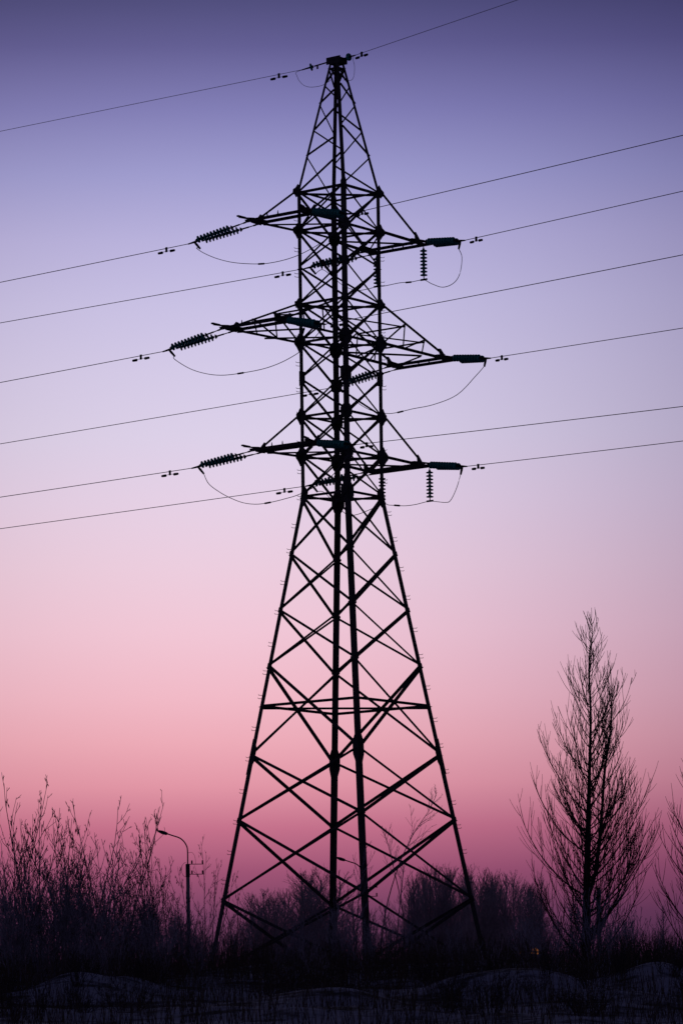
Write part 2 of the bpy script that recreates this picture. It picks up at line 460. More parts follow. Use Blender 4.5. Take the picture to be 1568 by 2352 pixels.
# ------------------------------------------------------------------ insulators, wires, jumpers
DISC_ME = {}
def disc(parent, c, axis):
    """one glass disc: iron cap, bell shaped glass skirt; axis points from cap to pin"""
    if 'glass' not in DISC_ME:
        g_ = MB()
        g_.lathe((0, 0, 0), (0, 0, 1), [(0.030, 0.050), (0.036, 0.085), (0.044, 0.118), (0.056, 0.128), (0.078, 0.127), (0.082, 0.118), (0.066, 0.112), (0.062, 0.08), (0.078, 0.072), (0.062, 0.05), (0.066, 0.02)], 18)
        o = g_.build('glass_disc', 'glass', None, None, True)
        DISC_ME['glass'] = o.data
        c_ = MB()
        c_.lathe((0, 0, 0), (0, 0, 1), [(-0.022, 0.02), (-0.018, 0.042), (0.02, 0.052), (0.034, 0.055), (0.040, 0.02), (0.118, 0.014)], 10)
        o2 = c_.build('cap', 'fitting', None, None, True)
        DISC_ME['cap'] = o2.data
        bpy.data.objects.remove(o); bpy.data.objects.remove(o2)
    d = bpy.data.objects.new('glass_disc', DISC_ME['glass']); COL.objects.link(d)
    d.parent = parent; d.location = Vector(c) - parent_loc(parent)
    d.rotation_euler = Vector(axis).to_track_quat('Z', 'Y').to_euler()
    k = bpy.data.objects.new('cap', DISC_ME['cap']); COL.objects.link(k); k.parent = d
    return d
STR = {('top', 1, -1): .235, ('top', -1, -1): .16, ('mid', 1, -1): .25, ('mid', -1, -1): .25, ('bottom', 1, -1): .185, ('bottom', -1, -1): .14,
       ('top', 1, 1): .20, ('top', -1, 1): .12, ('mid', 1, 1): .215, ('mid', -1, 1): .13, ('bottom', 1, 1): .15, ('bottom', -1, 1): .142}   # string slopes
PITCH = 0.127
def direc(side, s, drop):
    """span direction from the tower; side -1 = away to the left, +1 = towards the right"""
    d = Vector((-0.96, 0.28, 0)) if side < 0 else Vector((0.661, -0.75, 0))
    return (d + Vector((0, 0, -drop))).normalized()
PHASE = {}
ROWNAME = {'top': 'top', 'mid': 'middle', 'bottom': 'bottom'}
SIDE = {1: 'left-hand', -1: 'right-hand'}
def tension(an, s, hb, ui, uo, side):
    drop = STR[(an, s, side)]
    d = direc(side, s, drop)
    um = (ui + uo) / 2
    a0 = [P(s * u_, side * 1.33, hb - 0.03) for u_ in (ui, uo)]
    rod = 0.56 if side < 0 else 0.28
    root = empty('insulator_string', P(s * um, side * 1.33, hb - 0.03))
    where = 'running left from' if side < 0 else 'running right from'
    tag(root, 'twin string of green glass discs %s the %s %s crossarm' % (where, SIDE[s], ROWNAME[an]), 'insulator', 'tension insulator strings')
    x = d.cross(Vector((0, 0, 1))).normalized(); y = x.cross(d)
    nd = 10 if side < 0 else 10
    tot = rod + 0.08 + PITCH * nd
    mid_ = (a0[0] + a0[1]) / 2
    e = []
    for q, a in enumerate(a0):
        # the pair closes in towards the yoke at the wire
        end = mid_ + (a - mid_) * 0.45 + d * tot
        dq = (end - a).normalized()
        mb = MB()
        mb.tube([a, a + dq * 0.10], 0.03, 6)
        mb.tube([a + dq * 0.08, a + dq * (rod * 0.45), a + dq * (rod * 0.46), a + dq * rod], [0.018, 0.018, 0.028, 0.028] if side < 0 else 0.02, 6)
        mb.plate([a + dq * (rod + .02) + y * 0.09, a + dq * (rod - .09) - y * 0.005, a + dq * (rod + .02) - y * 0.09, a + dq * (rod + .05)], x, 0.02)
        mb.build('link_rod', 'fitting', root)
        c = a + dq * (rod + 0.08)
        for j in range(nd):
            disc(root, c + dq * (PITCH * j), dq)
        e.append(c + dq * (PITCH * nd))
    m_ = (e[0] + e[1]) / 2 + d * 0.10
    mb = MB()
    mb.plate([e[0] - d * .03 + y * .05, e[1] - d * .03 + y * .05, e[1] + d * .07, m_ + y * 0.05, e[0] + d * .07], y, 0.02)
    mb.tube([e[0] - d * 0.03, e[0] + d * 0.04], 0.028, 6); mb.tube([e[1] - d * 0.03, e[1] + d * 0.04], 0.028, 6)
    mb.build('yoke_plate', 'fitting', root)
    cl = m_ + d * 0.08
    dn = Vector((0, 0, -1))
    mb = MB()
    mb.tube([m_ - d * 0.05, cl, cl + d * 0.30], [0.035, 0.042, 0.024], 8)
    back = -d if side < 0 else -d * 0.25
    mb.tube([cl + d * 0.06, cl + d * 0.03 + dn * 0.12 + back * 0.06, cl + dn * 0.30 + back * 0.16], [0.035, 0.045, 0.034], 8)
    mb.build('tension_clamp', 'fitting', root)
    PHASE[(an, s, side)] = (cl + d * 0.25, cl + dn * 0.28 + back * 0.15, d)
for an, hl, hu, ui, uo in ARMS:
    for s in (1, -1):
        for side in (-1, 1):
            tension(an, s, hl - 0.07, ui, uo, side)

def wire_pts(p0, d0, slope0, slope_len, L, n=60):
    """parabolic conductor leaving p0 in plan direction d0"""
    dp = Vector((d0.x, d0.y, 0)).normalized()
    out = []
    for i in range(n + 1):
        t = L * (i / n) ** 1.4
        out.append(p0 + dp * t + Vector((0, 0, slope0 * t + slope_len * t * t)))
    return out, dp
# slope measured from the photograph for each span
SL = {('top', 1, -1): -0.122, ('mid', 1, -1): -0.116, ('bottom', 1, -1): -0.088, ('top', -1, -1): -0.102, ('mid', -1, -1): -0.102, ('bottom', -1, -1): -0.080,
      ('top', 1, 1): -0.022, ('mid', 1, 1): -0.030, ('bottom', 1, 1): -0.057, ('top', -1, 1): -0.018, ('mid', -1, 1): -0.042, ('bottom', -1, 1): -0.049}
def damper(c, dp, slope, label):
    ax = (dp + Vector((0, 0, slope))).normalized()
    root = empty('vibration_damper', c); tag(root, label, 'damper', 'vibration dampers on the wires')
    dn = Vector((0, 0, -1))
    mb = MB(); mb.bar(c + dn * -0.04, c + dn * 0.13, ax * 0.07, dp.cross(dn) * 0.05)
    mb.tube([c + dn * 0.11 - ax * 0.22, c + dn * 0.10, c + dn * 0.11 + ax * 0.22], 0.008, 6)
    mb.build('clamp', 'fitting', root)
    for q in (-1, 1):
        mb = MB(); o = c + dn * 0.12
        mb.lathe(o + ax * (q * 0.13), ax * q, [(0, 0.03), (0.02, 0.048), (0.17, 0.042), (0.19, 0.02)], 8)
        mb.build('weight', 'fitting', root)
for (an, s, side), (p0, pj, d) in PHASE.items():
    sl = SL[(an, s, side)]
    where = 'running off to the left from' if side < 0 else 'running off to the right from'
    pts, dp = wire_pts(p0, d, sl, 0.0002, 110)
    mb = MB(); mb.tube(pts, 0.0128, 6)
    o = mb.build('conductor_wire', 'wire', None, p0, True)
    tag(o, 'thin power line %s the %s %s crossarm' % (where, SIDE[s], ROWNAME[an]), 'power line', 'conductor wires')
    t = 0.85 if side < 0 else 0.62
    damper(p0 + dp * t + Vector((0, 0, sl * t)), dp, sl, 'small dumbbell damper on the wire %s the %s %s crossarm' % (where, SIDE[s], ROWNAME[an]))

# jumper loops that carry the current round the tower: (t along the line from left to right clamp, height)
JUMP = {('top', 1): [(4.07, -3.17, 29.46), (4.04, -2.85, 29.24), (4.01, -2.27, 28.97), (3.96, -1.58, 28.75), (3.91, -0.71, 28.59), (3.86, 0.0, 28.54), (3.8, 0.89, 28.61), (3.74, 1.7, 28.82), (3.69, 2.5, 29.15)],
        ('top', -1): [(-2.70, -2.85, 29.72), (-2.80, -2.45, 29.40), (-2.92, -2.05, 29.05), (-3.07, -1.5, 28.84), (-3.3, -0.84, 28.92), (-3.3, -0.52, 28.9), (-3.3, 0.19, 28.92), (-3.3, 0.67, 28.88), (-3.3, 1.24, 28.88), (-3.22, 1.67, 28.67), (-3.12, 2.22, 28.46), (-3.02, 2.76, 28.51), (-2.96, 3.09, 28.79), (-2.94, 3.21, 29.35)],
        ('mid', 1): [(5.53, -3.02, 25.35), (5.48, -2.38, 24.95), (5.44, -1.67, 24.69), (5.39, -0.95, 24.56), (5.33, -0.05, 24.55), (5.28, 0.83, 24.60), (5.22, 1.63, 24.77), (5.17, 2.4, 25.08)],
        ('mid', -1): [(-4.02, -2.9, 25.45), (-4.05, -2.3, 24.95), (-4.09, -1.7, 24.62), (-4.14, -1.09, 24.47), (-4.17, -0.64, 24.46), (-4.21, 0.01, 24.52), (-4.27, 0.92, 24.58), (-4.34, 1.92, 24.83), (-4.39, 2.73, 25.43)],
        ('bottom', 1): [(3.98, -2.84, 21.18), (3.95, -2.39, 20.85), (3.92, -1.91, 20.59), (3.89, -1.36, 20.37), (3.85, -0.8, 20.27), (3.81, -0.22, 20.28), (3.78, 0.37, 20.34), (3.74, 0.95, 20.43), (3.69, 1.7, 20.66), (3.64, 2.4, 20.98)],
        ('bottom', -1): [(-2.57, -2.85, 21.62), (-2.68, -2.5, 21.26), (-2.82, -2.05, 20.78), (-2.94, -1.6, 20.72), (-3.24, -0.69, 21.02), (-3.24, -0.4, 20.97), (-3.24, -0.11, 20.93), (-3.24, 0.33, 20.87), (-3.24, 0.81, 20.87), (-3.24, 1.44, 20.92), (-3.08, 2.23, 20.78), (-3.02, 2.52, 20.83), (-2.96, 2.83, 21.23)]}
def spline(pts, sub=5):
    out = []
    n = len(pts)
    for i in range(n - 1):
        p0, p1, p2, p3 = pts[max(i - 1, 0)], pts[i], pts[i + 1], pts[min(i + 2, n - 1)]
        for k in range(sub):
            t = k / sub
            out.append(0.5 * ((2 * p1) + (p2 - p0) * t + (2 * p0 - 5 * p1 + 4 * p2 - p3) * t * t + (3 * p1 - p0 - 3 * p2 + p3) * t ** 3))
    out.append(pts[-1]); return out
JUMPC = {}
for (an, s), lst in JUMP.items():
    pl, pr = PHASE[(an, s, -1)][1], PHASE[(an, s, 1)][1]
    pts = [pl] + [P(*q) for q in lst] + [pr]
    root = empty('jumper_cable', pl)
    tag(root, 'slack loop of cable hanging below the %s %s crossarm' % (SIDE[s], ROWNAME[an]), 'cable', 'jumper loops under the crossarms')
    sp = spline(pts)
    mb = MB(); mb.tube(sp, 0.0125, 6); mb.build('cable', 'wire', root, None, True)
    i = int(len(sp) * (0.53 if s > 0 else 0.52))
    dd = (sp[i + 1] - sp[i]).normalized()
    mb = MB(); mb.tube([sp[i] - dd * 0.12, sp[i] + dd * 0.12], 0.032, 8); mb.build('splice_sleeve', 'fitting', root)
# hanging strings that steady the loops of the far top and bottom arms
for an, hb, uu in (('top', 30.21, -3.30), ('bottom', 22.24, -3.24)):
    for v0, h, w in ((-0.84 if an == 'top' else -0.69, 28.93 if an == 'top' else 21.04, 'beside the right leg'), (1.26 if an == 'top' else 1.44, 28.89 if an == 'top' else 20.93, 'at its outer end')):
        bot = P(uu, v0, h); topp = P(uu, v0, hb - 0.06)
        root = empty('hanging_insulator', topp)
        tag(root, 'upright disc chain under the right-hand %s crossarm %s' % (ROWNAME[an], w), 'insulator', 'hanging insulator strings')
        mb = MB(); mb.tube([topp + Vector((0, 0, 0.06)), topp - Vector((0, 0, 0.10)), topp - Vector((0, 0, 0.15))], [0.022, 0.02, 0.035], 6)
        mb.build('hanger', 'fitting', root)
        c = topp - Vector((0, 0, 0.17))
        for j in range(8):
            disc(root, c - Vector((0, 0, 0.124 * j)), (0, 0, -1))
        mb = MB(); mb.bar(bot - V_ * 0.14, bot + V_ * 0.14, U * 0.05, Vector((0, 0, 0.06)))
        mb.tube([c - Vector((0, 0, 0.124 * 8 - .05)), bot], 0.022, 6)
        mb.build('clamp', 'fitting', root)
# earth wire over the top
for side, sl, L in ((-1, -0.110, 110), (1, 0.020, 110)):
    d = direc(side, 0, 0.20 if side < 0 else 0.02)
    a = P(0, side * 0.27, 36.32)
    where = 'left' if side < 0 else 'right'
    root = empty('peak_insulator', a); tag(root, 'single green glass disc on the %s of the pylon tip' % where, 'insulator', 'insulators at the pylon tip')
    r = 0.62 if side < 0 else 0.20
    mb = MB(); mb.tube([a, a + d * r], 0.026, 8)
    mb.bar(a + d * (r - .12) + Vector((0, 0, .02)), a + d * (r - .12) - Vector((0, 0, .13)), d * 0.05, U * 0.03)
    mb.build('link_rod', 'fitting', root)
    disc(root, a + d * (r + 0.05), d).scale = (1.05, 1.05, 1.05)
    cl = a + d * (r + 0.20)
    mb = MB(); mb.tube([cl - d * 0.06, cl + d * 0.28], [0.035, 0.02], 8); mb.build('tension_clamp', 'fitting', root)
    p0 = cl + d * 0.2
    pts, dp = wire_pts(p0, d, sl, 0.00002, L)
    mb = MB(); mb.tube(pts, 0.0090, 6)
    o = mb.build('earth_wire', 'wire', None, p0, True)
    tag(o, 'thinnest, highest wire running off to the %s from the pylon tip' % where, 'power line')
    t = 0.92 if side < 0 else 0.40
    damper(p0 + dp * t + Vector((0, 0, sl * t)), dp, sl, 'small dumbbell damper on the top wire %s of the pylon tip' % where)
    loop = [(.43, -1.50, 36.05), (.45, -1.45, 35.93), (.42, -1.38, 35.75), (.36, -1.21, 35.56), (.26, -0.96, 35.47), (.11, -0.57, 35.5), (0, -0.28, 35.66)] if side < 0 else [(0.1, 0.80, 36.2), (0.1, 0.86, 35.95), (0.08, 0.83, 35.68), (0.05, 0.75, 35.54), (0, 0.60, 35.50), (0, 0.30, 35.56)]
    pts = [p0] + [P(*q) for q in loop]
    mb = MB(); mb.tube(spline(pts), 0.008, 6)
    o = mb.build('jumper_cable', 'wire', None, p0, True)
    tag(o, 'small open loop of cable on the %s of the pylon tip' % where, 'cable')

# ------------------------------------------------------------------ street lamps and poles
def street_lamp(px, Y, label, full):
    k = Y / FPX
    top = W(px, 1985 if full else 0, Y) if full else None
    if not full:
        top = W(px, YH - (YH - 1985) * 215.0 / Y, Y)
    gz = ground_z(top.x, Y) - 0.3
    base = Vector((top.x, Y, gz))
    root = empty('street_lamp', base); tag(root, label, 'street lamp', 'street lamps')
    mb = MB(); mb.tube([base, base.lerp(top, 0.5), top], [0.125, 0.11, 0.095], 12); mb.build('pole', 'concrete', root, None, True)
    mb = MB(); mb.tube([top - Vector((0, 0, 0.72)), top - Vector((0, 0, 0.02))], 0.115, 12); mb.build('pole_band', 'fitting', root)
    arm = [top + Vector((0, 0, -0.1)), top + Vector((0, 0, 0.75)), top + Vector((-0.08, 0, 1.05)), top + Vector((-0.24, 0, 1.28)), top + Vector((-0.46, 0, 1.44)), top + Vector((-0.78, 0, 1.55)), top + Vector((-1.15, 0, 1.68))]
    mb = MB(); mb.tube(spline(arm, 4), 0.035, 8); mb.build('arm', 'fitting', root, None, True)
    hd = Vector((-0.95, 0, 0.32)).normalized(); h0 = top + Vector((-1.08, 0, 1.65))
    up = Vector((0.32, 0, 0.95)).normalized()
    mb = MB()
    V = []
    for t, w, z0, z1 in ((0, .07, -.04, .05), (0.06, .12, -.08, .08), (0.30, .13, -.10, .09), (0.50, .11, -.06, .06), (0.56, .06, -.03, .03)):
        c = h0 + hd * t
        V += [c + Vector((0, -w, 0)) + up * z0, c + Vector((0, w, 0)) + up * z0, c + Vector((0, w * .8, 0)) + up * z1, c + Vector((0, -w * .8, 0)) + up * z1]
    F = [(3, 2, 1, 0), (16, 17, 18, 19)] + [(i * 4 + j, i * 4 + (j + 1) % 4, i * 4 + 4 + (j + 1) % 4, i * 4 + 4 + j) for i in range(4) for j in range(4)]
    mb.poly(V, F); mb.build('lamp_head', 'fitting', root)
    for z in (-0.02, -0.57):
        mb = MB(); b0 = top + Vector((0.09, 0, z))
        mb.tube([b0, b0 + Vector((0.78, 0, 0))], 0.022, 6)
        br = mb.build('bracket', 'fitting', root)
        for x in (0.14, 0.72):
            mb = MB(); mb.lathe(b0 + Vector((x, 0, 0.01)), (0, 0, 1), [(0, 0.02), (0.06, 0.05), (0.12, 0.035), (0.17, 0.05), (0.20, 0.02)], 8)
            mb.build('pin_insulator', 'fitting', br)
    mb = MB()
    lp = [top + Vector((-0.1 - 0.24 * math.sin(a), -0.02, -0.32 + 0.40 * math.cos(a))) for a in [i * math.pi / 8 for i in range(9)]]
    mb.tube(lp, 0.012, 6); mb.build('cable_loop', 'fitting', root)
    mb = MB()
    mb.tube(spline([top + Vector((0.03, 0.02, 0.60)), top + Vector((0.25, 0.02, 0.62)), top + Vector((0.40, 0.02, 0.38)), top + Vector((0.43, 0.02, 0.0))], 5), 0.010, 6)
    mb.build('lead_wire', 'fitting', root)
    return root
street_lamp(431, 215, 'tall concrete street lamp with curved arm standing among the shrubs left of the pylon', True)
street_lamp(834, 240, 'street lamp half hidden behind the near legs of the pylon', False)
# a plain pole behind the tall tree
pt = W(1374, 2040, 215); pb = Vector((pt.x, 215, 3.9))
mb = MB(); mb.tube([pb, pt], [0.15, 0.11], 12)
o = mb.build('utility_pole', 'concrete', None, pb); tag(o, 'plain dark pole behind the tall bare tree on the right', 'pole')
# orange lamps showing through the brush
for i, (px, py, r_, lab) in enumerate([(1228, 2187, 0.13, 'brighter orange yard lamp glowing through the brush right of the pylon'), (1197, 2190, 0.06, 'fainter orange yard lamp glowing just left of the brighter one')]):
    c = W(px, py, 134 + 2 * i); b = Vector((c.x, c.y, 4.0))
    root = empty('yard_lamp', b); tag(root, lab, 'lamp', 'lit yard lamps')
    mb = MB(); mb.tube([b, c - Vector((0, 0, r_))], 0.04, 8); mb.build('post', 'fitting', root)
    mb = MB(); mb.lathe(c - Vector((0, 0, r_)), (0, 0, 1), [(0, .03), (r_ * .5, r_ * .87), (r_, r_), (r_ * 1.5, r_ * .87), (r_ * 2, .03)], 12)
    mb.build('lamp_globe', 'lamp', root, None, True)

# ------------------------------------------------------------------ vegetation
class Twigs:
    """many tapering tubes as one mesh"""
    def __init__(s, sides=3): s.n = sides; s.V = []; s.F = []; s.b = 0
    def add(s, pts, rad_):
        n = s.n; pts = np.asarray(pts, float); m = len(pts); rad_ = np.asarray(rad_, float)
        d = np.empty_like(pts); d[1:-1] = pts[2:] - pts[:-2]; d[0] = pts[1] - pts[0]; d[-1] = pts[-1] - pts[-2]
        d /= np.linalg.norm(d, axis=1)[:, None] + 1e-9
        ref = np.array([0.83, 0.55, 0.05])
        x = np.cross(d, ref); x /= np.linalg.norm(x, axis=1)[:, None] + 1e-9
        y = np.cross(d, x)
        ang = 2 * np.pi * np.arange(n) / n
        ring = pts[:, None, :] + rad_[:, None, None] * (np.cos(ang)[None, :, None] * x[:, None, :] + np.sin(ang)[None, :, None] * y[:, None, :])
        s.V.append(ring.reshape(-1, 3))
        i = np.arange(m - 1)[:, None] * n; k = np.arange(n)[None, :]; k2 = (k + 1) % n
        f = np.stack([i + k, i + k2, i + n + k2, i + n + k], -1).reshape(-1, 4) + s.b
        s.F.append(f); s.b += m * n
    def leaf(s, c, a, b_, t):
        """a small hanging dry seed: a flattened four sided spindle"""
        c, a, b_, t = (np.asarray(q, float) for q in (c, a, b_, t))
        s.V.append(np.array([c, c + a * .5 + b_, c + a * .5 + t, c + a * .5 - b_, c + a * .5 - t, c + a]))
        f = np.array([[0, 1, 2, 2], [0, 2, 3, 3], [0, 3, 4, 4], [0, 4, 1, 1], [5, 2, 1, 1], [5, 3, 2, 2], [5, 4, 3, 3], [5, 1, 4, 4]]) + s.b
        s.F.append(f); s.b += 6
    def build(s, name, m, parent=None):
        me = bpy.data.meshes.new(name)
        V = np.concatenate(s.V); F = np.concatenate(s.F)
        faces = [tuple(q) if q[2] != q[3] else tuple(q[:3]) for q in F.tolist()]
        me.from_pydata(V.tolist(), [], faces)
        me.materials.append(M[m]); me.update()
        o = bpy.data.objects.new(name, me); COL.objects.link(o)
        if parent: o.parent = parent
        return o
def path(rng, p, d, L, n, up, wob, droop=0.0):
    pts = [np.array(p, float)]; d = np.array(d, float); d /= np.linalg.norm(d)
    for i in range(n):
        d = d + np.array([rng.gauss(0, wob), rng.gauss(0, wob), rng.gauss(0, wob * .6) + up - droop]) 
        d /= np.linalg.norm(d)
        pts.append(pts[-1] + d * (L / n))
    return np.array(pts)
def side_dir(rng, d, ang):
    d = d / (np.linalg.norm(d) + 1e-9)
    r = np.array([rng.gauss(0, 1) for _ in range(3)]); r -= d * r.dot(d); r /= np.linalg.norm(r) + 1e-9
    return d * math.cos(ang) + r * math.sin(ang)
def at(pts, f):
    i = min(int(f * (len(pts) - 1)), len(pts) - 2); t = f * (len(pts) - 1) - i
    return pts[i] * (1 - t) + pts[i + 1] * t, pts[i + 1] - pts[i]
def twig_out(rng, T, pts, r0, L, n2, n3, up, rmin, ang=0.65, f0=0.12, len2=0.42, wob=0.05):
    for j in range(n2):
        f = f0 + (0.97 - f0) * (j + rng.random()) / n2
        p, d = at(pts, f)
        l2 = L * len2 * (1.05 - 0.6 * f) * rng.uniform(.6, 1.2)
        q = path(rng, p, side_dir(rng, d, ang * rng.uniform(.7, 1.2)), l2, 4, up, wob)
        T.add(q, np.linspace(max(r0 * (1 - f) * .6, rmin * 1.15), rmin * .75, len(q)))
        for _ in range(n3):
            p3, d3 = at(q, rng.uniform(.2, .95))
            q3 = path(rng, p3, side_dir(rng, d3, ang * rng.uniform(.7, 1.2)), l2 * rng.uniform(.25, .5), 3, up, wob)
            T.add(q3, np.linspace(rmin, rmin * .6, len(q3)))

# --- the tall upswept tree on the right
def tall_tree(trunk_px, w_px, lead_px, Y, seed, label, H_reach=0.23, n1=120, s_tw=1.0):
    rng = random.Random(seed); k = Y / FPX
    tp = [W(x, y, Y) for x, y in trunk_px]
    tp[0].z = ground_z(tp[0].x, Y) - 0.2
    base = tp[0].copy(); H = tp[-1].z - base.z
    root = empty('bare_tree', base); tag(root, label, 'tree')
    tr = np.array([tuple(p - base) for p in spline(tp, 5)])
    zi = [p.z - base.z for p in tp]; wr = [w * k / 2 for w in w_px]
    rr = np.interp(tr[:, 2], zi, wr)
    T = Twigs(9); T.add(tr, rr)
    stems = [(tr, rr, n1, 0.0)]
    if lead_px:
        lp = [W(x, y, Y + dy) for x, y, dy in lead_px]
        ld = np.array([tuple(p - base) for p in spline(lp, 5)])
        lr = np.linspace(9.5 * k / 2, 1.6 * k / 2, len(ld))
        T.add(ld, lr)
        stems.append((ld, lr, int(n1 * .36), 0.0))
    T.build('trunk', 'bark', root)
    T = Twigs(3)
    rmin = 0.0082 * s_tw
    for tr_, rr_, n, _ in stems:
        main = tr_ is tr
        for i in range(n):
            u_ = (i + rng.random()) / n
            f = 1 - (1 - u_) ** 0.72
            f = 0.04 + 0.93 * f if main else 0.10 + 0.86 * f
            p, d = at(tr_, f)
            s = p[2] / H
            r = H_reach * H * max(1 - s, 0.02) ** 0.72 * rng.uniform(.5, 1.08) * (1 if main else 0.75)
            L = 1.65 * r + 0.20
            a = rng.random() * 2 * math.pi
            th = math.radians(rng.uniform(50, 66) if s < .6 else rng.uniform(38, 54))
            d0 = np.array([math.cos(a) * math.sin(th), math.sin(a) * math.sin(th), math.cos(th)])
            q = path(rng, p, d0, L, 9, 0.135, .028)
            r0 = min(np.interp(p[2], tr_[:, 2], rr_) * .42, 0.010 + L * 0.0062)
            T.add(q, np.linspace(max(r0, rmin * 1.25), rmin * .7, len(q)))
            n2 = max(1, int(L * 3.6))
            for j_ in range(n2):
                g_ = .10 + .82 * (j_ + rng.random()) / n2
                p2, d2_ = at(q, g_)
                l2 = (L * rng.uniform(.25, .55) * (1.1 - .7 * g_)) + .15
                sd = side_dir(rng, d2_, rng.uniform(.4, .8)); sd[2] += .25
                q2 = path(rng, p2, sd, l2, 6, .14, .022)
                T.add(q2, np.linspace(rmin * (1.15 if l2 > .6 else .95), rmin * .6, len(q2)))
                for _ in range(2 if l2 > .9 else (1 if l2 > .35 and rng.random() < .6 else 0)):
                    p3, d3 = at(q2, rng.uniform(.15, .75))
                    sd = side_dir(rng, d3, rng.uniform(.4, .7)); sd[2] += .2
                    q3 = path(rng, p3, sd, l2 * rng.uniform(.3, .55), 4, .12, .02)
                    T.add(q3, np.linspace(rmin * .85, rmin * .55, len(q3)))
    c = T.build('crown', 'bark', root)
    return root
TREE_T = [(1345, 2215), (1346, 2120), (1348.7, 1965), (1353, 1783), (1356, 1637), (1352, 1520), (1360, 1450), (1357, 1424)]
tall_tree(TREE_T, [23, 20, 15, 8, 5.2, 3, 1.4, 0.8], [(1348, 2070, 0), (1369, 1994, -.3), (1381, 1874, -.5), (1389, 1766, -.5), (1402, 1680, -.4), (1404, 1620, -.4), (1410, 1575, -.4)],
          108, 11, 'tall bare tree with upswept branches on the right of the pylon')
tall_tree([(1652, 2225), (1646, 2100), (1638, 1940), (1630, 1790), (1624, 1670)], [18, 14, 9, 5, 1], None, 104, 23,
          'bare tree at the right edge whose branches reach into the picture', 0.30, 95)

# --- thicket shrubs
def shrub_mesh(seed, H, nst, spread, seeds, dense=1.0, rmin=0.0075, straight=0.05):
    rng = random.Random(seed)
    T = Twigs(3); S = Twigs(3)
    for i in range(nst):
        a = rng.random() * 2 * math.pi; lean = rng.uniform(.02, spread)
        h = H * rng.uniform(.62, 1.0) if i else H
        d0 = np.array([math.cos(a) * lean, math.sin(a) * lean, 1.0])
        p0 = np.array([math.cos(a) * .15 * rng.random(), math.sin(a) * .15 * rng.random(), -0.15])
        q = path(rng, p0, d0, h * 1.06, 10, straight, .06)
        r0 = 0.006 + 0.0052 * h
        T.add(q, np.linspace(r0, rmin * .9, len(q)))
        nb = int(h * 2.7 * dense)
        for j in range(nb):
            f = 0.18 + 0.8 * (j + rng.random()) / nb
            p, d = at(q, f)
            L = h * .42 * (1.08 - f) * rng.uniform(.6, 1.25) + .22
            b = path(rng, p, side_dir(rng, d, rng.uniform(.40, .80)), L, 6, .11, .055)
            T.add(b, np.linspace(max(r0 * (1 - f) * .5, rmin * 1.1), rmin * .8, len(b)))
            twig_out(rng, T, b, r0 * .4, L, max(2, int(L * 3.2 * dense)), 1, .08, rmin, .7)
            if seeds and rng.random() < seeds:
                for _ in range(rng.randint(3, 8)):
                    ps, _d = at(b, rng.uniform(.25, 1.0))
                    ps = ps + np.array([rng.gauss(0, .03), rng.gauss(0, .03), -.01])
                    l = rng.uniform(.08, .19)
                    an = rng.random() * 6.28; w = rng.uniform(.011, .022)
                    S.leaf(ps, (rng.gauss(0, .02), rng.gauss(0, .02), -l), (math.cos(an) * w, math.sin(an) * w, 0), (-math.sin(an) * w * .5, math.cos(an) * w * .5, 0))
    return T, S
def make_shrub(name, seed, H, nst, spread, seeds, m, **kw):
    T, S = shrub_mesh(seed, H, nst, spread, seeds, **kw)
    root = empty(name)
    T.build('stems', m, root)
    if S.V: tag(S.build('dry_seeds', 'seed', root), None, None, None, 'stuff')
    return root
USED = set()
def place(root, x, y, sc_, rz, label, cat, group=None, dz=-0.05):
    if root.name in USED:
        r = root.copy(); COL.objects.link(r)
        for ch in root.children:
            c = ch.copy(); COL.objects.link(c); c.parent = r
        root = r
    else: USED.add(root.name)
    root.location = (x, y, ground_z(x, y) + dz); root.scale = (sc_[0], sc_[0], sc_[1]) if isinstance(sc_, tuple) else (sc_,) * 3
    root.rotation_euler = (0, 0, rz)
    for k_ in ('group',):
        if k_ in root: del root[k_]
    tag(root, label, cat, group)
    return root
protoA = [make_shrub('bare_shrub', 100 + i, 5.0, 4, .55, .6, 'twig', dense=.8) for i in range(4)]
protoB = [make_shrub('bare_shrub', 200 + i, 4.2, 11, .75, 0.05, 'frost' if i == 1 else 'twig', dense=1.1) for i in range(3)]
rv = random.Random(77)
def Xof(px, Y): return (px - 784) * Y / FPX + 0.0
def hfor(px, py, Y):
    p = W(px, py, Y); return p, p.z - ground_z(p.x, Y)
